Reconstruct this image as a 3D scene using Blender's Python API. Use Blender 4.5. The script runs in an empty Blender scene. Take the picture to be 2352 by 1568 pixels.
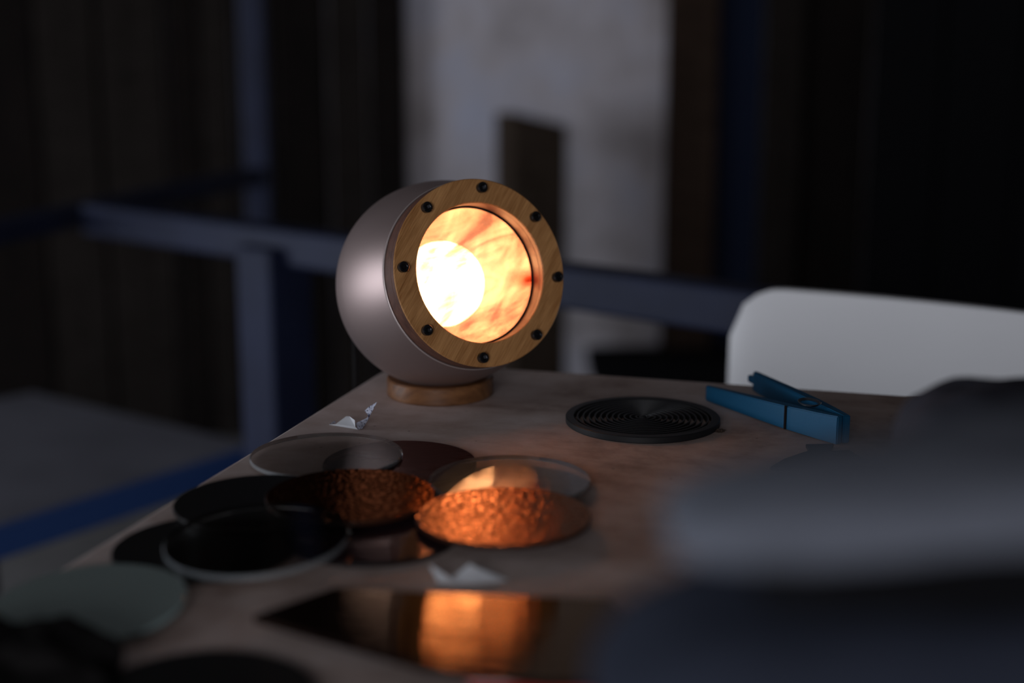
import bpy, bmesh, math, random
from mathutils import Vector, Matrix, Euler, noise

random.seed(4)
scene = bpy.context.scene
COL = scene.collection
R = math.radians
TZ = 0.75                 # table top height
CAMZ = TZ + 0.2433
FPX = 50 / 36 * 2352      # focal length in pixels
PITCH = R(12.4)

# ------------------------------------------------------------------ camera, light, exposure
cam = bpy.data.cameras.new('camera')
cam.lens = 50; cam.sensor_width = 36; cam.clip_start = 0.02
cam_o = bpy.data.objects.new('camera', cam); COL.objects.link(cam_o)
cam_o.location = (0, 0, CAMZ); cam_o.rotation_euler = (R(90) - PITCH, 0, 0)
cam.dof.use_dof = True; cam.dof.focus_distance = 0.862; cam.dof.aperture_fstop = 2.7
scene.camera = cam_o

w = bpy.data.worlds.new('sky'); scene.world = w; w.use_nodes = True
w.node_tree.nodes['Background'].inputs[0].default_value = (0.45, 0.58, 0.8, 1)
w.node_tree.nodes['Background'].inputs[1].default_value = 0.15

WIN = Vector((-0.55, -2.55, 1.30)); WIN_W = 1.5; WIN_H = 1.3      # the window behind the camera
LWIN = Vector((-3.15, 0.95, 0.88)); LWIN_W = 1.5; LWIN_H = 1.2    # the window in the left wall
la = bpy.data.lights.new('window_daylight', 'AREA')
la.shape = 'RECTANGLE'; la.size = WIN_W; la.size_y = WIN_H; la.energy = 42; la.color = (0.92, 0.93, 1.0)
lo = bpy.data.objects.new('window_daylight', la); COL.objects.link(lo)
lo.location = (WIN.x, WIN.y + 0.03, WIN.z); lo.rotation_euler = (R(90), 0, 0)   # shines along +y into the room
lb = bpy.data.lights.new('left_window_daylight', 'AREA')
lb.shape = 'RECTANGLE'; lb.size = LWIN_W; lb.size_y = LWIN_H; lb.energy = 44; lb.color = (0.84, 0.90, 1.0)
lo = bpy.data.objects.new('left_window_daylight', lb); COL.objects.link(lo)
lo.location = (LWIN.x + 0.03, LWIN.y, LWIN.z); lo.rotation_euler = (R(90), 0, R(-90))   # shines along +x

vs = scene.view_settings
vs.view_transform = 'Standard'; vs.look = 'None'; vs.exposure = 0.0; vs.gamma = 1.0; vs.use_curve_mapping = False

# ------------------------------------------------------------------ geometry helpers
FWD = Vector((0, math.cos(PITCH), -math.sin(PITCH))); UP = Vector((0, math.sin(PITCH), math.cos(PITCH)))
def ray(x, y): return FWD + Vector((1, 0, 0)) * ((x - 1176) / FPX) - UP * ((y - 784) / FPX)
CAM = Vector((0, 0, CAMZ))
def at_z(x, y, z=TZ):               # the point of the level plane z seen at a pixel
    v = ray(x, y); return CAM + v * ((z - CAMZ) / v.z)
def at_y(x, y, Y):                  # the point of the upright plane y = Y seen at a pixel
    v = ray(x, y); return CAM + v * (Y / v.y)

def mesh(name, verts, faces, smooth=True):
    me = bpy.data.meshes.new(name); me.from_pydata([tuple(v) for v in verts], [], faces); me.update()
    bm = bmesh.new(); bm.from_mesh(me); bmesh.ops.recalc_face_normals(bm, faces=bm.faces); bm.to_mesh(me); bm.free()
    if smooth:
        for p in me.polygons: p.use_smooth = True
        try: me.set_sharp_from_angle(angle=R(35))
        except Exception: pass
    return me
def obj(name, me, mats, parent=None, M=None):
    o = bpy.data.objects.new(name, me); COL.objects.link(o)
    for m in (mats if isinstance(mats, (list, tuple)) else [mats]):
        if me.materials is not None and len(me.materials) < (len(mats) if isinstance(mats, (list, tuple)) else 1): me.materials.append(m)
    if M is None: M = Matrix.Identity(4)
    if parent is not None:
        o.parent = parent; o.matrix_local = WORLD[parent.name].inverted() @ M
    else: o.matrix_world = M
    WORLD[o.name] = M.copy()
    return o
WORLD = {}
def tag(o, label, cat=None, group=None, kind=None):
    if label: o['label'] = label
    if cat: o['category'] = cat
    if group: o['group'] = group
    if kind: o['kind'] = kind
    return o
def thing(name, loc, label, cat, group=None, rz=0):
    o = bpy.data.objects.new(name, None); COL.objects.link(o); o.empty_display_size = 0.02
    M = Matrix.Translation(loc) @ Matrix.Rotation(rz, 4, 'Z'); o.matrix_world = M; WORLD[o.name] = M
    return tag(o, label, cat, group)
def lathe(name, prof, seg=64, closed=False):
    """profile (r, z) turned about z; closed joins the last point to the first; r == 0 points become poles"""
    V, F, idx = [], [], []
    for r, z in prof:
        if r < 1e-7: idx.append([len(V)]); V.append((0, 0, z))
        else:
            idx.append(list(range(len(V), len(V) + seg)))
            V += [(r * math.cos(2 * math.pi * k / seg), r * math.sin(2 * math.pi * k / seg), z) for k in range(seg)]
    n = len(prof)
    for i in range(n if closed else n - 1):
        a, b = idx[i], idx[(i + 1) % n]
        for k in range(seg):
            k2 = (k + 1) % seg
            if len(a) == 1 and len(b) == 1: continue
            if len(a) == 1: F.append((a[0], b[k], b[k2]))
            elif len(b) == 1: F.append((a[k], a[k2], b[0]))
            else: F.append((a[k], a[k2], b[k2], b[k]))
    return mesh(name, V, F)
def box(name, x0, x1, y0, y1, z0, z1, bev=0.0, seg=2):
    bm = bmesh.new(); bmesh.ops.create_cube(bm, size=1)
    for v in bm.verts:
        v.co = ((x0 + x1) / 2 + v.co.x * (x1 - x0), (y0 + y1) / 2 + v.co.y * (y1 - y0), (z0 + z1) / 2 + v.co.z * (z1 - z0))
    if bev: bmesh.ops.bevel(bm, geom=bm.edges[:], offset=bev, segments=seg, affect='EDGES', profile=0.5)
    me = bpy.data.meshes.new(name); bm.to_mesh(me); bm.free()
    return me
def bar(name, a, b, wdt, hgt, bev=0.004):
    """a square bar from a to b, its mesh in world coordinates"""
    a, b = Vector(a), Vector(b); d = b - a; L = d.length; d.normalize()
    up = Vector((0, 0, 1)) if abs(d.z) < 0.9 else Vector((0, 1, 0))
    s = d.cross(up).normalized(); u = s.cross(d)
    me = box(name, 0, L, -wdt / 2, wdt / 2, -hgt / 2, hgt / 2, bev)
    Mx = Matrix((( d.x, s.x, u.x, a.x), (d.y, s.y, u.y, a.y), (d.z, s.z, u.z, a.z), (0, 0, 0, 1)))
    me.transform(Mx); return me
def prism(name, pts, z0, z1, bev=0.0, seg=2):
    """an outline extruded upwards"""
    bm = bmesh.new()
    vs = [bm.verts.new((p[0], p[1], z0)) for p in pts]
    f = bm.faces.new(vs)
    if f.normal.z > 0: f.normal_flip()
    r = bmesh.ops.extrude_face_region(bm, geom=[f])
    for v in r['geom']:
        if isinstance(v, bmesh.types.BMVert): v.co.z = z1
    bmesh.ops.recalc_face_normals(bm, faces=bm.faces)
    if bev: bmesh.ops.bevel(bm, geom=[e for e in bm.edges if e.calc_length() > bev * 3], offset=bev, segments=seg, affect='EDGES', profile=0.5)
    me = bpy.data.meshes.new(name); bm.to_mesh(me); bm.free()
    return me
def tube(name, pts, r, seg=12, steps=8):
    """a round tube along a smooth path"""
    P = [Vector(p) for p in pts]; path = []
    for i in range(len(P) - 1):
        p0, p1, p2, p3 = P[max(i - 1, 0)], P[i], P[i + 1], P[min(i + 2, len(P) - 1)]
        for k in range(steps):
            t = k / steps
            path.append(0.5 * ((2 * p1) + (p2 - p0) * t + (2 * p0 - 5 * p1 + 4 * p2 - p3) * t * t + (3 * p1 - p0 - 3 * p2 + p3) * t ** 3))
    path.append(P[-1])
    V, F = [], []
    ref = Vector((0.3, 0.2, 1)).normalized()
    for i, p in enumerate(path):
        d = (path[min(i + 1, len(path) - 1)] - path[max(i - 1, 0)]).normalized()
        s = d.cross(ref).normalized(); u = s.cross(d)
        V += [p + (s * math.cos(2 * math.pi * k / seg) + u * math.sin(2 * math.pi * k / seg)) * r for k in range(seg)]
    for i in range(len(path) - 1):
        for k in range(seg): F.append((i * seg + k, i * seg + (k + 1) % seg, (i + 1) * seg + (k + 1) % seg, (i + 1) * seg + k))
    F.append(tuple(range(seg))); F.append(tuple(range((len(path) - 1) * seg, len(path) * seg)))
    return mesh(name, V, F)
def soft(name, c, h, e=0.45, amp=0.0, freq=20.0, nu=72, nv=36, seed=0.0, shear=0.0, droop=0.0):
    """a soft box (superellipsoid) with cloth wrinkles"""
    def sp(v, p): return math.copysign(abs(v) ** p, v)
    V, F = [], []
    for j in range(nv + 1):
        ph = -math.pi / 2 + math.pi * j / nv
        for i in range(nu):
            th = 2 * math.pi * i / nu
            d = Vector((sp(math.cos(ph), e) * sp(math.cos(th), e), sp(math.cos(ph), e) * sp(math.sin(th), e), sp(math.sin(ph), e)))
            p = Vector((c[0] + d.x * h[0] + shear * d.z * h[2], c[1] + d.y * h[1], c[2] + d.z * h[2]))
            if amp:
                q = Vector((p.x * freq, p.y * freq * 2, p.z * freq * 1.5 + seed))
                p += d.normalized() * amp * (noise.noise(q) + 0.5 * noise.noise(q * 2.3)) * (0.0 if d.z < -0.9 else 1.0)
            if droop and d.x < 0.2: p.z -= droop * ((0.2 - d.x) / 1.2) ** 2
            p.z = max(p.z, TZ + .0002); V.append(p)
    for j in range(nv):
        for i in range(nu): F.append((j * nu + i, j * nu + (i + 1) % nu, (j + 1) * nu + (i + 1) % nu, (j + 1) * nu + i))
    me = mesh(name, V, F)
    bm = bmesh.new(); bm.from_mesh(me); bmesh.ops.remove_doubles(bm, verts=bm.verts, dist=1e-5); bm.to_mesh(me); bm.free()
    return me

# ------------------------------------------------------------------ materials
class N:
    """a tiny node writer"""
    def __init__(s, name):
        s.m = bpy.data.materials.new(name); s.m.use_nodes = True; s.t = s.m.node_tree; s.t.nodes.clear()
        s.out = s.t.nodes.new('ShaderNodeOutputMaterial')
    def add(s, typ, props=None, **inp):
        n = s.t.nodes.new('ShaderNode' + typ)
        for k, v in (props or {}).items(): setattr(n, k, v)
        for k, v in inp.items(): s.set(n, k, v)
        return n
    def set(s, n, k, v):
        i = n.inputs[int(k[1:])] if (k[0] == 'i' and k[1:].isdigit()) else n.inputs[k.replace('_', ' ')]
        if isinstance(v, bpy.types.NodeSocket): s.t.links.new(v, i)
        elif isinstance(v, bpy.types.Node): s.t.links.new(v.outputs[0], i)
        else:
            if hasattr(i.default_value, '__len__') and len(i.default_value) == 4 and len(v) == 3: v = (*v, 1)
            i.default_value = v
    def coord(s, scale=(1, 1, 1), rot=(0, 0, 0), out='Object'):
        c = s.add('TexCoord'); m0 = s.add('Mapping', Vector=c.outputs[out]); m0.inputs['Rotation'].default_value = rot
        mp = s.add('Mapping', Vector=m0.outputs[0]); mp.inputs['Scale'].default_value = scale
        return mp
    def noise(s, vec, scale, detail=4, rough=0.55, dist=0.0):
        return s.add('TexNoise', Vector=vec, Scale=scale, Detail=detail, Roughness=rough, Distortion=dist)
    def ramp(s, fac, stops):
        r = s.add('ValToRGB', Fac=fac); e = r.color_ramp.elements
        while len(e) < len(stops): e.new(0.5)
        for k, (p, c) in enumerate(stops): e[k].position = p; e[k].color = (*c, 1) if len(c) == 3 else c
        return r
    def bump(s, h, strength=0.3, dist=0.001): return s.add('Bump', Strength=strength, Distance=dist, Height=h)
    def done(s, shader): s.t.links.new(shader.outputs[0], s.out.inputs[0]); return s.m

def grey(v): return (v, v, v)
def principled(name, col, rough=0.5, spec=0.5, metal=0.0, var=0.0, scale=30, bump=0.0, bscale=200, coat=0.0):
    n = N(name); c = n.coord()
    b = n.add('BsdfPrincipled', Roughness=rough, Metallic=metal)
    b.inputs['Specular IOR Level'].default_value = spec; b.inputs['Coat Weight'].default_value = coat
    if var:
        nz = n.noise(c, scale, 5)
        r = n.ramp(nz.outputs['Fac'], [(0.3, tuple(x * (1 - var) for x in col)), (0.7, tuple(min(1, x * (1 + var)) for x in col))])
        n.set(b, 'Base_Color', r.outputs[0])
    else: n.set(b, 'Base_Color', col)
    if bump: n.set(b, 'Normal', n.bump(n.noise(c, bscale, 3).outputs['Fac'], bump, 0.0005))
    return n.done(b)
def wood(name, dark, light, scale=1.0, stretch=(40, 900, 900), rot=(0, 0, 0), rough=0.45, pores=0.35, spec=0.4):
    n = N(name); c = n.coord(stretch, rot)
    g = n.noise(c, 1.0 * scale, 6, 0.6, 0.6)
    c2 = n.coord((12, 90, 90), rot); g2 = n.noise(c2, 1.0 * scale, 3, 0.5, 1.0)
    mix = n.add('Mix', {'data_type': 'FLOAT'}, Factor=0.5); n.set(mix, 'i2', g.outputs['Fac']); n.set(mix, 'i3', g2.outputs['Fac'])
    r = n.ramp(mix.outputs[0], [(0.34, dark), (0.62, light)])
    b = n.add('BsdfPrincipled', Base_Color=r.outputs[0], Roughness=rough, Normal=n.bump(g.outputs['Fac'], pores, 0.0003))
    b.inputs['Specular IOR Level'].default_value = spec
    return n.done(b)

M = {}
M['plaster'] = None
def plaster():
    n = N('plaster'); c = n.coord()
    a = n.noise(c, 3.2, 6, 0.6); r = n.ramp(a.outputs['Fac'], [(0.30, (0.27, 0.235, 0.225)), (0.5, (0.52, 0.48, 0.505)), (0.70, (0.50, 0.52, 0.64))])
    b = n.add('BsdfPrincipled', Base_Color=r.outputs[0], Roughness=0.9, Normal=n.bump(n.noise(c, 9, 5).outputs['Fac'], 0.6, 0.03))
    return n.done(b)
M['plaster'] = plaster()
M['room'] = principled('dark_plaster', (0.10, 0.09, 0.085), 0.9, var=0.2, scale=3)
M['concrete'] = principled('concrete', (0.16, 0.155, 0.155), 0.8, var=0.25, scale=4, bump=0.3, bscale=60)
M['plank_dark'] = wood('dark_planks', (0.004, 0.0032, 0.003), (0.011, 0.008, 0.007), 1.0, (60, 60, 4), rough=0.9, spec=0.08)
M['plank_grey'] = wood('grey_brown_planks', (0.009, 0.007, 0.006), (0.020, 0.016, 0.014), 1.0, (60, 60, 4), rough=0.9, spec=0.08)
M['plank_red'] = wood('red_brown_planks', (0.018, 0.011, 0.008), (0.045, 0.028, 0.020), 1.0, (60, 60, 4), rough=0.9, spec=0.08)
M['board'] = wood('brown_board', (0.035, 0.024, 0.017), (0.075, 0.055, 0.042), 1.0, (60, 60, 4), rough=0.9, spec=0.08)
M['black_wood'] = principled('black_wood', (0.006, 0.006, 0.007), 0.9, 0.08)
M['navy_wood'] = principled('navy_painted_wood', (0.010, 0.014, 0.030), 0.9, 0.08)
M['blue_lip'] = principled('bright_blue_paint', (0.022, 0.060, 0.20), 0.5)
M['blue_steel'] = principled('blue_painted_steel', (0.012, 0.016, 0.040), 0.55, 0.2, var=0.2, scale=12)
M['shelf_grey'] = principled('grey_sheet_metal', (0.14, 0.14, 0.165), 0.6, 0.2, var=0.15, scale=8)
M['chair_white'] = principled('white_plastic', (0.72, 0.71, 0.72), 0.45)
M['chrome'] = principled('brushed_steel', (0.5, 0.5, 0.5), 0.3, metal=1.0)

def table_top():
    n = N('worn_table_top'); c = n.coord()
    a = n.noise(c, 7, 7, 0.62, 0.4); b2 = n.noise(c, 45, 5, 0.65); c3 = n.coord((9, 60, 60), (0, 0, R(18))); g = n.noise(c3, 1, 5, 0.6, 0.5)
    m1 = n.add('Mix', {'data_type': 'FLOAT'}, Factor=0.18); n.set(m1, 'i2', a.outputs['Fac']); n.set(m1, 'i3', g.outputs['Fac'])
    m2 = n.add('Mix', {'data_type': 'FLOAT'}, Factor=0.22); n.set(m2, 'i2', m1.outputs[0]); n.set(m2, 'i3', b2.outputs['Fac'])
    r = n.ramp(m2.outputs[0], [(0.36, (0.22, 0.145, 0.115)), (0.47, (0.44, 0.335, 0.295)), (0.60, (0.60, 0.50, 0.47))])
    sp = n.add('TexVoronoi', Vector=c, Scale=60.0); sr = n.ramp(sp.outputs['Distance'], [(0.03, grey(0.35)), (0.07, grey(1))])
    mx = n.add('Mix', {'data_type': 'RGBA', 'blend_type': 'MULTIPLY'}, Factor=0.8); n.set(mx, 'i6', r.outputs[0]); n.set(mx, 'i7', sr.outputs[0])
    s = n.add('BsdfPrincipled', Base_Color=mx.outputs[2], Roughness=0.62, Normal=n.bump(b2.outputs['Fac'], 0.25, 0.0006))
    s.inputs['Specular IOR Level'].default_value = 0.3
    return n.done(s)
M['table'] = table_top()
M['table_leg'] = wood('table_leg_wood', (0.06, 0.045, 0.03), (0.14, 0.10, 0.07), 1, (60, 60, 5), rough=0.7)

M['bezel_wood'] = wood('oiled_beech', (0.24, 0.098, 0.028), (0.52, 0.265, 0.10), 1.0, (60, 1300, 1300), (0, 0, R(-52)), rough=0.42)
M['bezel_edge_shaded'] = wood('oiled_beech_shaded_edge', (0.055, 0.021, 0.014), (0.12, 0.048, 0.029), 1.0, (200, 200, 900), rough=0.45)  # same beech as the front face, its shade put into a darker colour
M['base_wood'] = wood('oiled_beech_base', (0.095, 0.037, 0.014), (0.23, 0.100, 0.038), 1.0, (60, 60, 300), (R(50), 0, R(20)), rough=0.38)
M['body_paint'] = principled('taupe_satin_paint', (0.33, 0.25, 0.235), 0.45, 0.5, metal=0.8, bump=0.05, bscale=900)
M['body_inner'] = principled('warm_inside', (0.56, 0.42, 0.345), 0.6)
M['lip_metal'] = principled('bare_metal_lip', (0.50, 0.42, 0.40), 0.35, metal=0.6)
M['black_steel'] = principled('black_oxide_steel', (0.055, 0.055, 0.060), 0.22, 0.6, metal=0.9)
M['black_rubber'] = principled('black_rubber', (0.008, 0.007, 0.007), 0.8, 0.1)
def bulb_mat():
    n = N('frosted_lit_bulb'); e = n.add('Emission', Color=(1.0, 0.84, 0.62), Strength=68.0); return n.done(e)
M['bulb'] = bulb_mat()
def lamp_glass():
    n = N('streaky_opal_glass'); c = n.coord((16, 46, 16), (0, 0, R(-14)))
    a = n.noise(c, 1.0, 5, 0.6, 1.6); c2 = n.coord((40, 14, 30), (0, 0, R(35))); b2 = n.noise(c2, 1.0, 4, 0.5, 2.2)
    mx = n.add('Mix', {'data_type': 'FLOAT'}, Factor=0.4); n.set(mx, 'i2', a.outputs['Fac']); n.set(mx, 'i3', b2.outputs['Fac'])
    r = n.ramp(mx.outputs[0], [(0.34, (0.84, 0.46, 0.28)), (0.46, (0.95, 0.68, 0.46)), (0.58, (1.0, 0.85, 0.64))])
    # one reddish knot of colour in the glass near its rim
    oc = n.add('TexCoord'); vm = n.add('VectorMath', {'operation': 'SUBTRACT'}); n.set(vm, 'i0', oc.outputs['Object']); n.set(vm, 'i1', (0.0425, -0.006, 0))
    sc = n.add('VectorMath', {'operation': 'MULTIPLY'}); n.set(sc, 'i0', vm.outputs[0]); n.set(sc, 'i1', (60, 130, 0))
    ln = n.add('VectorMath', {'operation': 'LENGTH'}); n.set(ln, 'i0', sc.outputs[0])
    kr = n.ramp(ln.outputs['Value'], [(0.15, (0.55, 0.10, 0.04)), (0.95, (1, 1, 1))])
    cm = n.add('Mix', {'data_type': 'RGBA', 'blend_type': 'MULTIPLY'}, Factor=1.0); n.set(cm, 'i6', r.outputs[0]); n.set(cm, 'i7', kr.outputs[0])
    dn = n.add('Mix', {'data_type': 'RGBA', 'blend_type': 'MULTIPLY'}, Factor=1.0); n.set(dn, 'i6', cm.outputs[2]); n.set(dn, 'i7', (0.024, 0.0195, 0.0235))
    tr = n.add('BsdfTranslucent', Color=dn.outputs[2]); ot = n.add('Mix', {'data_type': 'RGBA', 'blend_type': 'MULTIPLY'}, Factor=1.0); n.set(ot, 'i6', cm.outputs[2]); n.set(ot, 'i7', (1.0, 0.64, 0.46))
    tp = n.add('BsdfTransparent', Color=ot.outputs[2])
    fr = n.ramp(mx.outputs[0], [(0.38, grey(0.05)), (0.62, grey(0.30))])
    s = n.add('MixShader', Fac=fr.outputs[0]); n.set(s, 'i1', tr); n.set(s, 'i2', tp)
    gl = n.add('BsdfGlossy', Color=(1, 1, 1), Roughness=0.05); f = n.add('Fresnel', IOR=1.45)
    s2 = n.add('MixShader', Fac=f.outputs[0]); n.set(s2, 'i1', s); n.set(s2, 'i2', gl)
    return n.done(s2)
M['lamp_glass'] = lamp_glass()
def clear_back():
    n = N('clear_glass_back'); return n.done(n.add('BsdfTransparent', Color=(0.97, 0.95, 0.93)))
M['glass_back'] = clear_back()

def sheet_glass(name, tint, ior=1.5, rough=0.03, body=None, bodyfac=0.0, gloss=(1, 1, 1), bump=None):
    """thin glass: tinted see-through with fresnel reflection, optional cloudy body"""
    n = N(name)
    t = n.add('BsdfTransparent', Color=tint); cur = t
    if body:
        d = n.add('BsdfDiffuse', Color=body); m = n.add('MixShader', Fac=bodyfac); n.set(m, 'i1', t); n.set(m, 'i2', d); cur = m
    g = n.add('BsdfGlossy', Color=gloss, Roughness=rough); f = n.add('Fresnel', IOR=ior)
    if bump:
        b = bump(n); n.set(g, 'Normal', b); n.set(f, 'Normal', b)
    s = n.add('MixShader', Fac=f.outputs[0]); n.set(s, 'i1', cur); n.set(s, 'i2', g)
    return n.done(s)
def ribbed_glass(name, tint, rot, pitch, line, low, high, rough=0.06, ior=1.5):
    """clear acrylic with fine milled lines"""
    n = N(name)
    wv = n.add('TexWave', {'wave_type': 'BANDS', 'bands_direction': 'Y'}, Vector=n.coord((1, 1, 1), (0, 0, rot)), Scale=1 / pitch / 3.18, Distortion=0.0)
    t = n.add('BsdfTransparent', Color=tint); d = n.add('BsdfDiffuse', Color=line)
    fr_ = n.ramp(wv.outputs['Fac'], [(0.35, grey(low)), (0.75, grey(high))])
    m = n.add('MixShader', Fac=fr_.outputs[0]); n.set(m, 'i1', t); n.set(m, 'i2', d)
    b = n.bump(wv.outputs['Fac'], 0.12, 0.0003)
    g = n.add('BsdfGlossy', Color=(1, 1, 1), Roughness=rough, Normal=b); f = n.add('Fresnel', IOR=ior, Normal=b)
    s2 = n.add('MixShader', Fac=f.outputs[0]); n.set(s2, 'i1', m); n.set(s2, 'i2', g)
    return n.done(s2)
def hammer(scale=270, strength=0.9):
    def fn(n):
        c = n.coord(); d = n.noise(c, 90, 2)
        v = n.add('TexVoronoi', {'feature': 'SMOOTH_F1'}, Vector=c, Scale=scale, Smoothness=0.6)
        return n.bump(v.outputs['Distance'], strength, 0.0008)
    return fn
def waves(strength=0.15, sc=(25, 90, 25), rot=0):
    def fn(n): return n.bump(n.noise(n.coord(sc, (0, 0, rot)), 1, 3, 0.5, 0.8).outputs['Fac'], strength, 0.002)
    return fn
M['glint_edge'] = sheet_glass('clear_edge_painted_glint', (0.75, 0.80, 0.82), 2.2, 0.12, body=(0.5, 0.55, 0.58), bodyfac=0.27)  # pale body colour stands in for window highlights along the rims
M['clear'] = sheet_glass('clear_acrylic', (0.90, 0.92, 0.92), 1.5, 0.02)
M['ribbed'] = ribbed_glass('ribbed_clear_acrylic', (0.90, 0.86, 0.83), R(37), 0.00135, (0.55, 0.53, 0.52), 0.0, 0.12, 0.10, 1.35)
M['ribbed_b'] = ribbed_glass('ribbed_clear_acrylic_turned', (0.92, 0.86, 0.83), R(57), 0.0016, (0.62, 0.54, 0.52), 0.0, 0.16, 0.03, 1.6)
M['amber'] = sheet_glass('hammered_amber_glass', (0.30, 0.075, 0.022), 1.9, 0.05, body=(0.06, 0.012, 0.005), bodyfac=0.5, gloss=(1.0, 0.52, 0.32), bump=hammer(400, 0.5))
M['amber_dark'] = sheet_glass('hammered_dark_amber_glass', (0.05, 0.012, 0.006), 1.38, 0.05, body=(0.02, 0.006, 0.004), bodyfac=0.5, gloss=(0.8, 0.29, 0.12), bump=hammer(400, 0.5))
M['red_dark'] = sheet_glass('dark_red_glass', (0.06, 0.010, 0.008), 1.45, 0.10, body=(0.035, 0.010, 0.010), bodyfac=0.6, gloss=(0.9, 0.6, 0.55), bump=waves(0.2))
M['purple'] = sheet_glass('dark_purple_streaky_glass', (0.05, 0.02, 0.03), 1.5, 0.08, body=(0.05, 0.024, 0.030), bodyfac=0.6, gloss=(1, 0.8, 0.72), bump=waves(0.12))
M['sheet'] = sheet_glass('dark_brown_glass', (0.02, 0.010, 0.008), 1.38, 0.05, body=(0.014, 0.008, 0.007), bodyfac=0.6, gloss=(1, 0.70, 0.46), bump=waves(0.10, (30, 200, 30), R(12)))
M['black_disc'] = principled('black_glass', (0.006, 0.006, 0.006), 0.35, 0.25, bump=0.1, bscale=160)
M['frosted'] = sheet_glass('frosted_green_glass', (0.72, 0.80, 0.77), 1.4, 0.35, body=(0.40, 0.50, 0.48), bodyfac=0.45)
M['frosted_edge'] = principled('pale_green_glass_edge', (0.45, 0.60, 0.60), 0.3, 0.7)
M['red_glass'] = principled('red_glass', (0.30, 0.012, 0.010), 0.15, 0.6)
M['amber_edge'] = principled('dark_amber_edge', (0.035, 0.012, 0.006), 0.3)
M['dark_edge'] = principled('dark_glass_edge', (0.008, 0.006, 0.006), 0.3)
M['grille'] = principled('black_matt_plastic', (0.010, 0.010, 0.011), 0.5, 0.35)
M['blue_plastic'] = principled('blue_plastic', (0.004, 0.105, 0.23), 0.42, 0.4, bump=0.12, bscale=500)
M['spring'] = principled('spring_steel', (0.25, 0.28, 0.32), 0.35, metal=1.0)
def paper_mat(name, ink):
    n = N(name); c = n.coord((1, 1, 1))
    if ink:
        v = n.noise(n.coord((2200, 420, 900)), 1, 2, 0.5); r = n.ramp(v.outputs['Fac'], [(0.40, (0.05, 0.05, 0.10)), (0.47, (0.62, 0.64, 0.75))])
        col = r.outputs[0]
    else: col = (0.72, 0.73, 0.76)
    d = n.add('BsdfDiffuse', Color=col); t = n.add('BsdfTranslucent', Color=col); s = n.add('MixShader', Fac=0.2); n.set(s, 'i1', d); n.set(s, 'i2', t)
    return n.done(s)
M['paper'] = paper_mat('white_paper', False); M['paper_ink'] = paper_mat('printed_paper', True)
M['slate'] = principled('slate_grey_cloth', (0.135, 0.145, 0.175), 0.9, 0.1, var=0.1, scale=60)
M['slate_dark'] = principled('dark_slate_cloth', (0.042, 0.042, 0.054), 0.9, 0.1, var=0.1, scale=60)
M['lining'] = principled('black_lining', (0.006, 0.006, 0.007), 0.95, 0.05)
M['navy_cloth'] = principled('navy_cloth', (0.030, 0.035, 0.052), 0.95, 0.05)
M['black_cloth'] = principled('black_cloth', (0.010, 0.009, 0.009), 0.9, 0.1)
M['crumb'] = principled('dark_wood_crumb', (0.05, 0.03, 0.02), 0.8, var=0.5, scale=900)

# ------------------------------------------------------------------ the room
X0, X1, Y0, Y1, ZC = -3.2, 3.2, -2.6, 3.45, 2.9
def struct(name, me, m, label=None): 
    o = obj(name, me, m); o['kind'] = 'structure'
    if label: o['label'] = label
    return o
struct('floor', box('floor', X0 - .1, X1 + .1, Y0 - .1, Y1 + .1, -0.1, 0), M['concrete'], 'dark grey concrete workshop floor')
struct('ceiling', box('ceiling', X0 - .1, X1 + .1, Y0 - .1, Y1 + .1, ZC, ZC + .1), M['room'], 'dark workshop ceiling')
struct('wall_back', box('wall_back', X0 - .1, X1 + .1, Y1, Y1 + .12, 0, ZC), M['plaster'], 'mottled pale plaster wall behind the table')
struct('wall_right', box('wall_right', X1, X1 + .1, Y0, Y1, 0, ZC), M['room'], 'dark right workshop wall')
def holed_wall(name, a0, a1, h0, h1, z0, z1, put):
    """a wall from a0 to a1 with an opening h0..h1 x z0..z1; put turns (a, b) into box limits"""
    bm = bmesh.new()
    for (a, b, c, d) in ((a0, h0, 0, ZC), (h1, a1, 0, ZC), (h0, h1, 0, z0), (h0, h1, z1, ZC)):
        m = box('t', *put(a, b), c, d); bm.from_mesh(m); bpy.data.meshes.remove(m)
    me = bpy.data.meshes.new(name); bm.to_mesh(me); bm.free(); return me
fx = lambda a, b: (a, b, Y0 - .1, Y0); lx = lambda a, b: (X0 - .1, X0, a, b)
struct('wall_front', holed_wall('wall_front', X0 - .1, X1 + .1, WIN.x - WIN_W / 2, WIN.x + WIN_W / 2, WIN.z - WIN_H / 2, WIN.z + WIN_H / 2, fx), M['room'], 'dark wall with the window behind the camera')
struct('wall_left', holed_wall('wall_left', Y0, Y1, LWIN.y - LWIN_W / 2, LWIN.y + LWIN_W / 2, LWIN.z - LWIN_H / 2, LWIN.z + LWIN_H / 2, lx), M['room'], 'dark left workshop wall with a window')
def window(name, c0, wdt, z, h, put, label):
    a, b, c, d, t = c0 - wdt / 2, c0 + wdt / 2, z - h / 2, z + h / 2, .05
    bm = bmesh.new()
    for q in ((a, a + t, c, d), (b - t, b, c, d), (a, b, c, c + t), (a, b, d - t, d), (c0 - t / 2, c0 + t / 2, c, d)):
        m = box('t', *put(q[0], q[1]), q[2], q[3]); bm.from_mesh(m); bpy.data.meshes.remove(m)
    me = bpy.data.meshes.new(name); bm.to_mesh(me); bm.free()
    struct(name, me, M['chair_white'], label)
window('window_1', WIN.x, WIN_W, WIN.z, WIN_H, lambda a, b: (a, b, Y0 - .08, Y0 - .02), 'white window frame behind the camera')
window('window_2', LWIN.y, LWIN_W, LWIN.z, LWIN_H, lambda a, b: (X0 - .08, X0 - .02, a, b), 'white window frame in the left wall')

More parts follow.
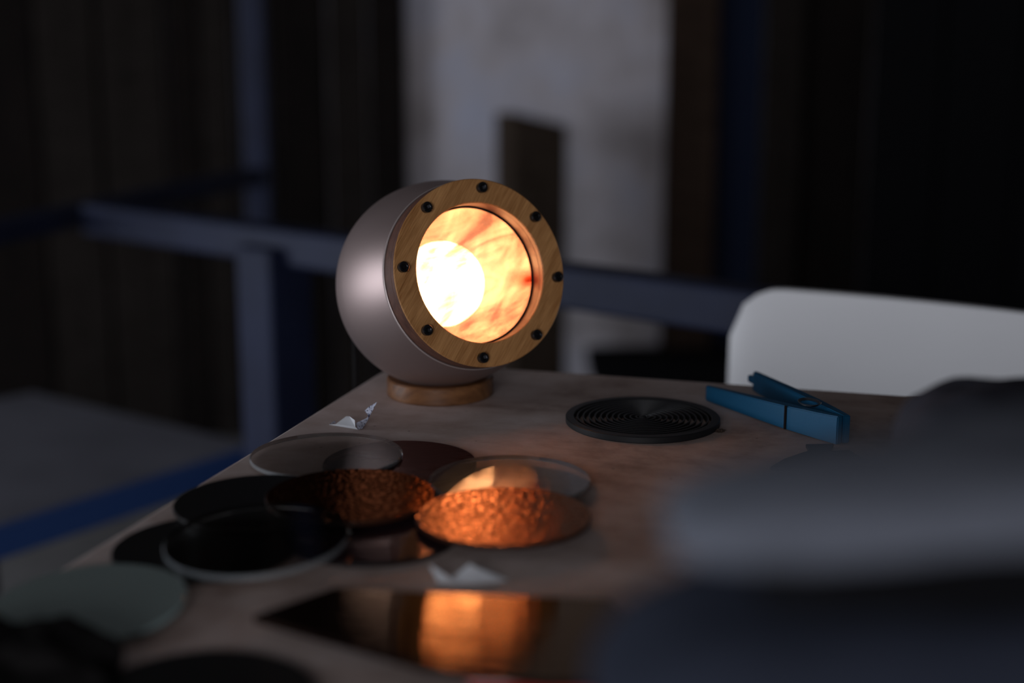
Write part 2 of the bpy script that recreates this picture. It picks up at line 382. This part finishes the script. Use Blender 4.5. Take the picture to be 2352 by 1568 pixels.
# plank door left of the bare plaster, and the dark doorway right of it, standing 4 cm off the back wall
def px_x(px, Y, py=300): return at_y(px, py, Y).x
def boards(root_name, label, bounds, Y, top):
    r = bpy.data.objects.new(root_name, None); COL.objects.link(r); r['kind'] = 'structure'; r['label'] = label
    Mw = Matrix.Translation((px_x(bounds[0][0], Y), Y, 0)); r.matrix_world = Mw; WORLD[r.name] = Mw
    for (a, b, nm, m, z0, z1, off) in bounds:
        xa, xb = px_x(a, Y), px_x(b, Y)
        obj(nm, box(nm, xa + .004, xb - .004, Y - .03 - off, Y, z0, z1, .004), M[m], r)
    return r
YB = 3.44
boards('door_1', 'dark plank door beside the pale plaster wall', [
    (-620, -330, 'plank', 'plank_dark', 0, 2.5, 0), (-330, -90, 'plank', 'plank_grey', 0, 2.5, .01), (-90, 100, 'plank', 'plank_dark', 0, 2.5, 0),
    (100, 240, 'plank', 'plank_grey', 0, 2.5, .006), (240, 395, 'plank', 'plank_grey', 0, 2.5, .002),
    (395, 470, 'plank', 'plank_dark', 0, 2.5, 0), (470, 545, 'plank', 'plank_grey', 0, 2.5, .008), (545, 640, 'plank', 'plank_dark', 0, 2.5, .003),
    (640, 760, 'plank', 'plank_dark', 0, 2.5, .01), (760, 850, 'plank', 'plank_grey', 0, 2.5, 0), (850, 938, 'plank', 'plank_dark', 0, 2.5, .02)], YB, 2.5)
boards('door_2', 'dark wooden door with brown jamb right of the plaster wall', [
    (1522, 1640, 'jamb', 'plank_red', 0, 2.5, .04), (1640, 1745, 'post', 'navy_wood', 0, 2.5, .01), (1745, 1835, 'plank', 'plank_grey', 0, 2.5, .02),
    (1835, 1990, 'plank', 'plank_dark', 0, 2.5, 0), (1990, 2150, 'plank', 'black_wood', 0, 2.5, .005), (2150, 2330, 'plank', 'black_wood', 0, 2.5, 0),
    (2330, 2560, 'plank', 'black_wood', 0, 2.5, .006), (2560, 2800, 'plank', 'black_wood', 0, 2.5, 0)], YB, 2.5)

# loose plank leaning on the plaster
def leaning_board():
    a, b = at_y(1150, 258, 3.2), at_y(1290, 258, 3.2)
    wdt, top = b.x - a.x, a.z
    me = box('leaning_board', -wdt / 2, wdt / 2, -.05, .05, 0, top, .006)
    for v in me.vertices:
        if v.co.z > top * .5: v.co.z -= (v.co.x / wdt + .5) * .03
    Mx = Matrix.Translation(((a.x + b.x) / 2, 3.2, 0)) @ Matrix.Rotation(R(-3.0), 4, 'X') @ Matrix.Rotation(R(24), 4, 'Z')
    return tag(obj('leaning_board', me, M['board'], None, Mx), 'thick brown board leaning upright against the plaster wall', 'board')
leaning_board()
# low dark timber chest at the foot of the wall
t = thing('timber_chest', (.47, 3.30, 0), 'low dark timber chest at the foot of the plaster wall', 'chest')
zt = at_y(1380, 834, 3.2).z
obj('body', box('body', .20, .75, 3.22, 3.38, 0.02, zt - .04, .01), M['black_wood'], t)
obj('lid', box('lid', .18, .77, 3.20, 3.39, zt - .04, zt, .008), M['black_wood'], t)
for xx in (.24, .71):
    for yy in (3.25, 3.35): obj('foot', box('foot', xx - .02, xx + .02, yy - .02, yy + .02, 0, .03), M['black_wood'], t)

# ------------------------------------------------------------------ blue steel workbench frame
ZR = 0.72
r1a, r1b = at_z(-160, 566, ZR), at_z(592, 402, ZR)
r2a, r2b = at_z(215, 500, ZR), at_z(1790, 722, ZR)
fr = thing('steel_bench_frame', (r1b.x, r1b.y, 0), 'blue painted steel bench frame with crossing rails and a grey lower shelf', 'frame')
obj('rail', bar('rail', r1a, r1b, .045, .030, .004), M['blue_steel'], fr)
obj('rail', bar('rail', r2a, r2b, .045, .046, .005), M['blue_steel'], fr)
obj('post', box('post', r1b.x - .022, r1b.x + .026, r1b.y - .024, r1b.y + .024, 0, 2.3, .005), M['blue_steel'], fr)
lg = at_z(628, 561, ZR)
me = box('leg', -.036, .036, -.036, .036, 0, ZR, .006); me.transform(Matrix.Translation((lg.x, lg.y, 0)) @ Matrix.Rotation(R(48), 4, 'Z'))
obj('leg', me, M['blue_steel'], fr)
lg2 = r2b; me = box('leg', -.03, .03, -.03, .03, 0, ZR, .006); me.transform(Matrix.Translation((lg2.x, lg2.y, 0)) @ Matrix.Rotation(R(48), 4, 'Z'))
obj('leg', me, M['blue_steel'], fr)
# shelf: its near edge runs from the lower left of the picture to the leg
sa, sb = at_z(-200, 1280, .42), at_z(600, 1024, .42)
d = (sb - sa).normalized(); nrm = Vector((-d.y, d.x, 0))
pts = [sa, sb, sb + nrm * .52, sa + nrm * .62]
obj('shelf', prism('shelf', [(p.x, p.y) for p in pts], .40, .42, .002), M['shelf_grey'], fr)
obj('shelf_lip', bar('shelf_lip', (sa.x, sa.y, .405), (sb.x, sb.y, .405), .022, .036, .003), M['blue_lip'], fr)
for q in (sa + d * .1 + nrm * .05, sa + d * .1 + nrm * .5):
    obj('leg', box('leg', q.x - .025, q.x + .025, q.y - .025, q.y + .025, 0, .40, .004), M['blue_steel'], fr)

# ------------------------------------------------------------------ white chair beyond the table
def chair():
    pl, pr = at_z(1676, 660, .768), at_z(2352, 726, .768)
    ax = (pr - pl); ax.z = 0; ax.normalize(); nb = Vector((-ax.y, ax.x, 0))      # nb points away from the camera
    t = thing('shell_chair', (pl + ax * .22 + Vector((0, 0, -.768)))[:], 'white plastic chair with rounded backrest standing behind the table', 'chair')
    W, H, zt, zb = .46, .33, .768, .435
    V, F = [], []; nu, nv, th = 40, 24, .010
    def pt(u, v, off):
        s = 2 * u - 1
        x = W / 2 + s * W / 2; z = zt - v * H
        # rounded corners at the top
        rad = .045
        dx = max(0, abs(x - W / 2) - (W / 2 - rad)); 
        lim = zt - rad + math.sqrt(max(0, rad * rad - dx * dx)) + .004 * (1 - s * s) * (1 - v) - .010 * u * (1 - v)
        z = zb + (lim - zb) * (1 - v)
        taper = 1 - .05 * v
        xx = W / 2 + (x - W / 2) * taper
        bow = -.016 * (s * s) + .02 * (1 - v) ** 2 + off
        p = pl + ax * xx + nb * bow; return Vector((p.x, p.y, z))
    for off in (0, th):
        for j in range(nv + 1):
            for i in range(nu + 1): V.append(pt(i / nu, j / nv, off))
    st = nu + 1; B = (nu + 1) * (nv + 1)
    for j in range(nv):
        for i in range(nu):
            a = j * st + i; F.append((a, a + 1, a + st + 1, a + st)); F.append((B + a, B + a + st, B + a + st + 1, B + a + 1))
    ring = [i for i in range(st)] + [j * st + nu for j in range(1, nv + 1)] + [nv * st + i for i in range(nu - 1, -1, -1)] + [j * st for j in range(nv - 1, 0, -1)]
    for k in range(len(ring)):
        a, b = ring[k], ring[(k + 1) % len(ring)]; F.append((a, b, B + b, B + a))
    obj('backrest', mesh('backrest', V, F), M['chair_white'], t)
    c = pl + ax * (W / 2) - nb * .20
    def P(u, v, z): q = pl + ax * u + nb * v; return (q.x, q.y, z)
    out = [P(.02, .01, 0), P(W - .02, .01, 0), P(W - .01, -.30, 0), P(W - .06, -.40, 0), P(.06, -.40, 0), P(.01, -.30, 0)]
    obj('seat', prism('seat', [(q[0], q[1]) for q in out], .43, .45, .008, 3), M['chair_white'], t)
    for (u, v) in ((.05, -.03), (W - .05, -.03), (.06, -.36), (W - .06, -.36)):
        a = P(u, v, .43); b = P(u + (.03 if u > .2 else -.03), v + (.05 if v > -.2 else -.03), 0)
        obj('leg', tube('leg', [a, b], .011), M['chrome'], t)
chair()

# ------------------------------------------------------------------ the work table
ex = Vector((.9594, -.2821, 0)); ey = Vector((-.2821, -.9594, 0))      # along the far edge, towards the camera
cor = at_z(916, 828)
def TP(u, v, z): q = cor + ex * u + ey * v; return Vector((q.x, q.y, z))
tb = thing('work_table', TP(.75, .4, 0)[:], 'worn plywood work table carrying the lamp and glass discs', 'table')
def slab(name, u0, u1, v0, v1, z0, z1, bev): return prism(name, [(TP(u, v, 0).x, TP(u, v, 0).y) for u, v in ((u0, v0), (u1, v0), (u1, v1), (u0, v1))], z0, z1, bev)
obj('table_top', slab('table_top', 0, 1.5, 0, .82, TZ - .026, TZ, .0025), M['table'], tb)
for (u0, u1, v0, v1) in ((.06, 1.44, .06, .085), (.06, 1.44, .735, .76), (.06, .085, .085, .735), (1.415, 1.44, .085, .735)):
    obj('apron', slab('apron', u0, u1, v0, v1, TZ - .11, TZ - .026, .002), M['table_leg'], tb)
for (u, v) in ((.06, .06), (1.385, .06), (.06, .705), (1.385, .705)):
    obj('leg', slab('leg', u - .005, u + .055, v - .005, v + .055, 0, TZ - .026, .003), M['table_leg'], tb)

# ------------------------------------------------------------------ the lamp
C = CAM + ray(1105.6, 625.6) * .90
tv = (CAM - C).normalized(); rr = Vector((0, 0, 1)).cross(tv).normalized(); uu = tv.cross(rr)
nax = (rr * .444 + uu * .128 + tv * .887).normalized()
xax = Vector((0, 0, 1)).cross(nax).normalized(); yax = nax.cross(xax)
def frame(o): return Matrix(((xax.x, yax.x, nax.x, o.x), (xax.y, yax.y, nax.y, o.y), (xax.z, yax.z, nax.z, o.z), (0, 0, 0, 1)))
FR = frame(C)                        # z = 0 is the front face of the bezel, +z towards the room
RO, RI, DS, RS = .0601, .0446, .0640, .0690
Sc = C - nax * DS
lamp = thing('porthole_lamp', (Sc.x, Sc.y, TZ), 'lit ball-shaped taupe lamp with bolted wooden ring and glowing streaky glass', 'lamp')
# base: turned wooden ring that carries the ball
rb = .0363; hb = .0122
MB = Matrix.Translation((Sc.x, Sc.y, TZ))
rin = math.sqrt(max(1e-6, RS ** 2 - (Sc.z - TZ - hb) ** 2)) + .0008
b = obj('base', lathe('base', [(0, 0), (rb - .001, 0), (rb, .001), (rb, hb - .001), (rb - .001, hb), (min(rin, rb - .0035), hb), (.020, .0050), (0, .0050)], 96), M['base_wood'], lamp, MB)
# body shell: ball behind, short collar in front
ang0 = math.acos((RO + .0003) / RS)
prof = []
nseg = 40
for k in range(nseg + 1):
    a = -math.pi / 2 + (math.pi / 2 + ang0) * k / nseg
    prof.append((max(RS * math.cos(a), 0) if k else 0, -DS + RS * math.sin(a)))
zc = -.0152
prof = prof[:1] + [p for p in prof[1:] if p[1] < -DS - .0005]
for k in range(17):
    t = k / 16; prof.append((RS - (RS - RO - .0003) * t ** 1.9, -DS + (DS + zc - .0008) * t))
prof += [(RO - .0002, zc), (RO - .0025, zc)]
th = .0025
prof += [(RO - .0025, -.034)]
for k in range(nseg, -1, -1):
    a = -math.pi / 2 + (math.pi / 2 + ang0 * .9) * k / nseg
    prof.append((max((RS - th) * math.cos(a), 0) if k else 0, -DS + (RS - th) * math.sin(a)))
bm_ = lathe('body', prof, 128)
body = obj('body', bm_, [M['body_paint'], M['body_inner'], M['lip_metal']], lamp, FR)
for p in bm_.polygons:
    c = p.center; r = math.hypot(c.x, c.y); rad = math.sqrt(r * r + (c.z + DS) ** 2)
    p.material_index = 0 if (p.normal.x * c.x + p.normal.y * c.y + p.normal.z * (c.z + DS)) > 0 else 1
obj('lip', lathe('lip', [(RO + .0002, zc - .0012), (RO + .0007, zc - .0010), (RO + .0007, zc + .0002), (RO + .0002, zc + .0004)], 128, True), M['lip_metal'], body, FR)
# two wooden rings
def ring_prof(ri, ro, z0, z1, c=.0006): return [(ri, z0 + c), (ri + c, z0), (ro - c, z0), (ro, z0 + c), (ro, z1 - c), (ro - c, z1), (ri + c, z1), (ri, z1 - c)]
mr = lathe('spacer_ring', ring_prof(RI + .0004, RO - .0003, zc, -.0052, .0004), 128, True)
obj('spacer_ring', mr, M['bezel_edge_shaded'], lamp, FR)
mr = lathe('front_ring', ring_prof(RI, RO, -.0050, 0), 128, True)
fo = obj('front_ring', mr, [M['bezel_wood'], M['bezel_edge_shaded']], lamp, FR)
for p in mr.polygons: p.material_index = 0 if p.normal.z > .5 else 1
# glass, and a black ring put in for the shade of the gap around it
gme = lathe('glass_disc', [(0, -.0178), (.0500, -.0178), (.0500, -.0150), (0, -.0150)], 96)
obj('glass_disc', gme, [M['lamp_glass'], M['glass_back']], lamp, FR)
for p in gme.polygons: p.material_index = 0 if p.normal.z > .5 else 1      # the colour lies in the front skin of the glass
obj('gap_shade_ring', lathe('gap_shade_ring', ring_prof(.0437, .0475, -.0149, -.0143, .0002), 96, True), M['black_rubber'], lamp, FR)
# bulb
bl = obj('bulb', lathe('bulb', [(0, .0285)] + [(.0285 * math.sin(R(a)), .0285 * math.cos(R(a))) for a in range(10, 141, 10)] + [(.0135, -.031), (.0132, -.036), (0, -.036)], 48), M['bulb'], lamp,
         frame(Sc + nax * .004 ))
obj('socket', lathe('socket', [(0, -.034), (.0150, -.034), (.0165, -.036), (.0165, -.060), (.0140, -.0625), (0, -.0625)], 32), M['black_rubber'], lamp, frame(Sc + nax * .002))
# eight socket head screws
def screw_mesh():
    V, F = [], []; so = 24; ro, h, ch = .0034, .0037, .0005; hex_r = .0019
    def ringv(r, z, n=so, hx=False):
        i0 = len(V)
        for k in range(n):
            a = 2 * math.pi * k / n; q = r
            if hx: q = r * math.cos(math.pi / 6) / math.cos((a % (math.pi / 3)) - math.pi / 6)
            V.append((q * math.cos(a), q * math.sin(a), z))
        return list(range(i0, i0 + n))
    rings = [ringv(ro, -.001), ringv(ro, h - ch), ringv(ro - ch, h), ringv(hex_r + .0004, h), ringv(hex_r, h - .0003, hx=True), ringv(hex_r, h - .0022, hx=True)]
    for a, b in zip(rings, rings[1:]):
        for k in range(so): F.append((a[k], a[(k + 1) % so], b[(k + 1) % so], b[k]))
    F.append(tuple(rings[0])); F.append(tuple(rings[-1]))
    return mesh('screw', V, F)
sm = screw_mesh()
ra = (.90 / FPX) * 197
for k in range(8):
    a = R(45 * k - 8.0)
    obj('screw', sm, M['black_steel'], lamp, FR @ Matrix.Translation((ra * math.cos(a), ra * math.sin(a), 0)) @ Matrix.Rotation(R(17 * k), 4, 'Z'))
# power cord leaving the back of the ball and dropping over the table edge
back = Sc - nax * (RS + .002)
obj('cord_grip', lathe('cord_grip', [(0, 0), (.006, 0), (.006, .008), (.004, .012), (0, .012)], 24), M['black_rubber'], lamp, frame(Sc - nax * (RS + .010)))
e1 = at_z(836, 877, TZ + .003)
obj('cord', tube('cord', [Sc - nax * (RS + .006), Sc - nax * (RS + .018) + Vector((-.004, 0, -.003)), Vector((-.1145, 1.028, TZ + .055)), Vector((-.1135, 1.006, TZ + .022)), Vector((-.1130, 1.000, TZ - .01)), Vector((-.1145, 1.002, TZ - .15)), Vector((-.118, 1.01, TZ - .45)), Vector((-.13, 1.03, .03)), Vector((-.17, 1.07, .004)), Vector((-.3, 1.2, .004))], .0022, 10), M['black_rubber'], lamp)

# ------------------------------------------------------------------ loose discs of glass
TH = .0025
CLEAR = (M['clear'], M['ribbed'], M['ribbed_b'])      # their colour and gloss lie in the upper skin
def disc(name, px, py, label, mat, edge, r=.0437, z=0.0, tilt=0.0, tdir=0.0, rz=0.0, th=TH, grp=None):
    """z: height of the underside above the table; tilt raises the side towards tdir (degrees, 0 = +x, 90 = away)"""
    p = at_z(px, py, TZ + z + th)
    c = .0004
    me = lathe(name, [(0, 0), (r - c, 0), (r, c), (r, th - c), (r - c, th), (0, th)], 96)
    ax = Vector((math.sin(R(tdir)), -math.cos(R(tdir)), 0))
    Mx = Matrix.Translation((p.x, p.y, TZ + z)) @ Matrix.Rotation(R(tilt), 4, ax) @ Matrix.Rotation(R(rz), 4, 'Z')
    o = obj(name, me, [mat, edge, M['glass_back'] if mat in CLEAR else mat], None, Mx)
    for q in me.polygons: q.material_index = (0 if q.normal.z > 0 else 2) if abs(q.normal.z) > .9 else 1
    return tag(o, label, 'disc', grp or 'loose lamp discs on the table')
disc('glass_disc', 918, 1061, 'dark red glass disc half covered by a ribbed clear disc', M['red_dark'], M['dark_edge'], z=0)
disc('glass_disc', 855, 1218, 'glossy dark purple glass disc lying under the hammered amber discs', M['purple'], M['dark_edge'], z=0)
disc('glass_disc', 472, 1253, 'matt black disc lying under the smooth clear disc', M['black_disc'], M['dark_edge'], z=0)
disc('glass_disc', 750, 1041, 'ribbed clear disc beside the table edge near the paper scrap', M['ribbed'], M['glint_edge'], z=TH)
disc('glass_disc', 595, 1149, 'black disc at the table edge behind the smooth clear disc', M['black_disc'], M['dark_edge'], z=TH)
disc('glass_disc', 1171, 1098, 'ribbed clear disc lying partly under the bright amber disc', M['ribbed_b'], M['glint_edge'], z=TH)
disc('glass_disc', 805, 1134, 'dark hammered amber disc resting on a black disc', M['amber_dark'], M['amber_edge'], z=2 * TH)
disc('glass_disc', 1157, 1181, 'bright hammered amber glass disc glowing with the lamp reflection', M['amber'], M['amber_edge'], z=2 * TH)
disc('glass_disc', 591, 1232, 'smooth clear disc with shining rim on top of a black disc', M['clear'], M['glint_edge'], z=2 * TH + .0003, tilt=3.4, tdir=55, th=.003)
disc('glass_disc', 205, 1381, 'frosted pale green glass disc beside the table edge', M['frosted'], M['frosted_edge'], r=.0410, z=.0016, tilt=2.2, tdir=60)
disc('glass_disc', 455, 1608, 'dark brown glass disc near the crumpled black cloth', M['black_disc'], M['amber_edge'], z=0)

# black grille of concentric rings
gp = at_z(1476, 955, TZ + .004); RG = .0487
gr = thing('round_grille', (gp.x, gp.y, TZ), 'black round grille of concentric rings beside the blue clothes peg', 'grille')
MG = Matrix.Translation((gp.x, gp.y, TZ))
obj('rim', lathe('rim', ring_prof(RG - .0055, RG, 0, .0042, .0005), 96, True), M['grille'], gr, MG)
for k in range(11):
    r0 = RG - .0055 - .0017 - k * .0037
    obj('ring', lathe('ring', [(r0 - .0016, .0006), (r0 - .0006, .0006), (r0 + .0002, .0036), (r0 - .0008, .0036)], 80, True), M['grille'], gr, MG)
obj('hub', lathe('hub', [(0, .0004), (.0022, .0004), (.0022, .0038), (.0016, .0042), (0, .0042)], 32), M['grille'], gr, MG)
for k in range(4):
    obj('spoke', box('spoke', .001, RG - .004, -.0009, .0009, 0, .0012), M['grille'], gr, MG @ Matrix.Rotation(R(90 * k + 45), 4, 'Z'))

# blue clothes peg lying on its side
pg = thing('clothes_peg', (.185, .87, TZ), 'large blue plastic clothes peg lying open beside the round grille', 'clothes peg')
def P2(x, y, z): q = at_z(x, y, TZ + z); return (q.x, q.y)
jaw = Vector((*P2(1934, 1020, 0), 0))
tipA = Vector((*P2(1630, 917, 0), 0)); tipB = Vector((*P2(1722, 897, 0), 0))
dA = (tipA - jaw); LA = dA.length; dA.normalize(); sA = Vector((dA.y, -dA.x, 0))
if sA.y > 0: sA = -sA                     # sA points to the outer, camera side
dB = (tipB - jaw); LB = dB.length; dB.normalize(); sB = Vector((-dB.y, dB.x, 0))
if sB.dot(sA) > 0: sB = -sB
def arm(d, s, L, prof):
    return [(jaw + d * (L * t) + s * o).to_tuple()[:2] for t, o in prof]
def taper_arm(name, d, s, L, prof_out, prof_in, htop):
    """plan outline extruded; the height falls from jaw to tip"""
    V, F = [], []; n = len(prof_out)
    for t, o, oi in [(p[0], p[1], q[1]) for p, q in zip(prof_out, prof_in)]:
        h = htop(t); zb = .0004
        a = jaw + d * (L * t) + s * o; b2 = jaw + d * (L * t) + s * oi
        V += [(a.x, a.y, TZ + zb), (a.x, a.y, TZ + h), (b2.x, b2.y, TZ + h), (b2.x, b2.y, TZ + zb)]
    for i in range(n - 1):
        for k in range(4): F.append((4 * i + k, 4 * i + (k + 1) % 4, 4 * i + 4 + (k + 1) % 4, 4 * i + 4 + k))
    F.append((0, 1, 2, 3)); F.append((4 * n - 4, 4 * n - 3, 4 * n - 2, 4 * n - 1))
    me = mesh(name, V, F, False)
    bm = bmesh.new(); bm.from_mesh(me); bmesh.ops.bevel(bm, geom=[e for e in bm.edges if e.calc_face_angle(0) > .6], offset=.0006, segments=2, affect='EDGES'); bm.to_mesh(me); bm.free()
    return me
ts = [0, .12, .30, .315, .34, .355, .55, .75, .92, .98, 1.0]
outA = [(t, o) for t, o in zip(ts, [.0046, .0062, .0075, .0075, .0075, .0078, .0075, .0066, .0058, .0052, .0036])]
inA = [(t, o) for t, o in zip(ts, [.0003, .0003, .0003, .0003, .0003, .0003, .0004, .0008, .0010, .0012, .0020])]
hA = lambda t: .0178 - .0075 * t
pa = obj('peg_half', taper_arm('peg_half', dA, sA, LA, outA, inA, hA), M['blue_plastic'], pg)
outB = [(t, o) for t, o in zip(ts, [.0048, .0060, .0072, .0072, .0072, .0072, .0070, .0062, .0055, .0052, .0045])]
pb = obj('peg_half', taper_arm('peg_half', dB, sB, LB, outB, inA, lambda t: .0176 - .0040 * t), M['blue_plastic'], pg)
# dark bar painting the shade of the notch in the near half, stub at the tip of the far half, spring coil on top
g = jaw + dA * (LA * .335)
o0 = obj('notch_shade_bar', bar('notch_shade_bar', (g + sA * .0079 + Vector((0, 0, TZ + .0006)))[:], (g + sA * .0079 + Vector((0, 0, TZ + .0156)))[:], .0016, .0014, .0003), M['dark_edge'], pa)
st = tipB - dB * .002
obj('tip_stub', bar('tip_stub', (st + sB * .003 + Vector((0, 0, TZ + .0072)))[:], (st + dB * .009 + sB * .003 + Vector((0, 0, TZ + .0072)))[:], .0042, .0050, .0012), M['blue_plastic'], pb)
pc = jaw + dA * (LA * .25) + Vector((.0022, .0045, 0))
coil = []
for k in range(0, 26 * 3):
    a = k / 26 * 2 * math.pi; q = .0056 + .0013 * k / 78
    coil.append((pc.x + q * math.cos(a), pc.y + q * 1.4 * math.sin(a), TZ + .0172 + .0004 * k / 26))
obj('spring', tube('spring', coil, .0004, 6, 1), M['spring'], pg)

# little printed paper scrap beside the lamp base: one folded strip
def strip(name, rows, mats, label, parent_cat, split=None):
    """rows of left/right edge points in world space, bent into one sheet with thickness"""
    V, F = [], []
    for a, b in rows: V += [a, b]
    n = len(rows)
    for i in range(n - 1): F.append((2 * i, 2 * i + 1, 2 * i + 3, 2 * i + 2))
    me = bpy.data.meshes.new(name); me.from_pydata([tuple(v) for v in V], [], F); me.update()
    for p in me.polygons: p.use_smooth = False
    o = obj(name, me, mats)
    if split is not None:
        for i, p in enumerate(me.polygons): p.material_index = 1 if i >= split else 0
    sd = o.modifiers.new('thickness', 'SOLIDIFY'); sd.thickness = .00025; sd.offset = 0
    return o
def pz(x, y, base, z): 
    """a point z above the table, on the pixel column/row (x, y), at the depth of base pixel's contact"""
    q = at_z(*base); return at_y(x, y, q.y)
def scrapP(x, y, Y): return at_y(x, y, Y)
def scrap(name, quads, mats, label):
    """a few flat facets sharing creases; each facet: material index and pixel corners with depth"""
    V, F, I, key = [], [], [], {}
    for mi, c in quads:
        f = []
        for (x, y, Y) in c:
            k = (x, y, Y)
            if k not in key:
                p = at_y(x, y, Y); p.z = max(p.z, TZ + .0003); key[k] = len(V); V.append(p)
            f.append(key[k])
        F.append(f); I.append(mi)
    me = bpy.data.meshes.new(name); me.from_pydata([tuple(v) for v in V], [], F); me.update()
    o = obj(name, me, mats)
    for p, mi in zip(me.polygons, I): p.material_index = mi
    sd = o.modifiers.new('thickness', 'SOLIDIFY'); sd.thickness = .00025; sd.offset = 0
    return tag(o, label, 'paper')
ya, yb2, yc2 = .8620, .8505, .8600
scrap('paper_scrap', [
    (1, [(756, 975, ya), (768, 966, ya + .006), (771, 973, ya + .004)]),
    (0, [(756, 975, ya), (771, 974, ya - .002), (795, 956, ya + .002), (803, 956, ya + .002), (815, 965, yb2 + .003), (816, 980, yb2 + .001), (822, 986, yb2 + .0002)]),
    (1, [(822, 986, yb2 + .0002), (817, 972, yb2 + .006), (824, 969, yb2 + .008), (842, 960, yc2), (846, 955, yc2 + .001), (849, 955, yc2 + .001), (845, 965, yc2), (832, 984, yb2 + .001)]),
    (1, [(846, 955, yc2 + .001), (838, 943, yc2 + .003), (846, 935, yc2 + .003), (866, 923, yc2 + .002), (857, 940, yc2 + .001), (849, 955, yc2 + .001)]),
], [M['paper'], M['paper_ink']], 'tiny curled white paper scrap with print beside the lamp base')

# dark brown glass offcut, its near edge raised on a thicker red glass block
pn = Vector((0, math.sin(R(4.3)), math.cos(R(4.3)))); p0 = Vector((0, .595, TZ + .0036))
def on_sheet(x, y):
    v = ray(x, y); return CAM + v * ((p0 - CAM).dot(pn) / v.dot(pn))
out = [on_sheet(*q) for q in ((583, 1413), (768, 1350), (1060, 1364), (1400, 1377), (1560, 1560), (1260, 1562), (1120, 1546), (985, 1528))]
V = [tuple(p) for p in out] + [tuple(p - pn * .003) for p in out]; n = len(out)
F = [tuple(range(n)), tuple(range(n, 2 * n))] + [(i, (i + 1) % n, n + (i + 1) % n, n + i) for i in range(n)]
me = mesh('glass_sheet', V, F, False)
tag(obj('glass_sheet', me, M['sheet']), 'dark brown glass offcut mirroring the glowing lamp', 'glass')
c0 = at_z(1190, 1566)
me = prism('red_block', [(-.025, -.012), (.030, -.016), (.034, .010), (-.022, .012)], 0, .0062, .0008)
tag(obj('glass_block', me, M['red_glass'], None, Matrix.Translation((c0.x + .006, c0.y, TZ))), 'red glass block under the raised edge of the brown glass offcut', 'glass')

# folded white paper standing at the far edge of the offcut
yq = .600
scrap('folded_paper', [
    (0, [(986, 1296, yq + .006), (1040, 1326, yq + .004), (1052, 1380, yq), (1006, 1372, yq + .001)]),
    (0, [(1040, 1326, yq + .004), (1078, 1294, yq + .007), (1092, 1302, yq + .006), (1092, 1382, yq), (1052, 1380, yq)]),
    (0, [(1092, 1302, yq + .006), (1168, 1374, yq + .004), (1150, 1382, yq + .002), (1092, 1382, yq)]),
], [M['paper'], M['paper_ink']], 'folded white paper standing at the far edge of the brown glass')

# small flat black clip and a wood crumb
pts = [at_z(*q) for q in ((1768, 1078), (1800, 1060), (1838, 1047), (1858, 1041), (1850, 1027), (1915, 1026), (1908, 1042), (1950, 1040), (1990, 1062), (1940, 1080), (1850, 1082))]
tag(obj('flat_clip', prism('flat_clip', [(p.x, p.y) for p in pts], TZ, TZ + .0022, .0005), M['grille']), 'flat dark clip lying between the blue peg and the jacket', 'clip')
cp = at_z(1652, 991)
bm = bmesh.new(); bmesh.ops.create_icosphere(bm, subdivisions=3, radius=1)
for v in bm.verts:
    q = v.co.copy(); v.co = Vector((q.x * .0032, q.y * .0022, max(q.z, -.3) * .0012 + .0004)) * (1 + .6 * noise.noise(q * 2.2)); v.co.z = max(v.co.z, 0)
me = bpy.data.meshes.new('crumb'); bm.to_mesh(me); bm.free()
tag(obj('wood_crumb', me, M['crumb'], None, Matrix.Translation((cp.x, cp.y, TZ))), 'tiny brown wood crumb next to the black grille', 'crumb')

# ------------------------------------------------------------------ jacket heaped in the foreground, crumpled black cloth
jk = thing('folded_jacket', (.2, .40, TZ), 'slate grey jacket heaped on the table in the foreground', 'jacket')
obj('lower_fold', soft('lower_fold', (.165, .296, TZ + .063), (.142, .042, .063), .5, .004, 22, seed=3, shear=-.2), M['navy_cloth'], jk)
obj('lining', soft('lining', (.176, .301, TZ + .134), (.122, .028, .013), .5, .002, 26, seed=5, droop=.012), M['lining'], jk)
obj('upper_fold', soft('upper_fold', (.160, .306, TZ + .147), (.126, .030, .010), .62, .003, 20, seed=8, droop=.014), M['slate'], jk)
obj('collar', soft('collar', (.226, .600, TZ + .046), (.056, .05, .0465), .72, .004, 25, seed=12, shear=-.12), M['slate_dark'], jk)
obj('back_fold', soft('back_fold', (.245, .46, TZ + .036), (.115, .15, .038), .6, .004, 20, seed=14), M['slate_dark'], jk)

cc = at_z(70, 1550)
tag(obj('black_cloth', soft('black_cloth', (cc.x - .012, cc.y - .015, TZ + .010), (.05, .034, .0105), .8, .006, 45, seed=21), M['black_cloth']), 'crumpled black cloth in front of the frosted green disc', 'cloth')
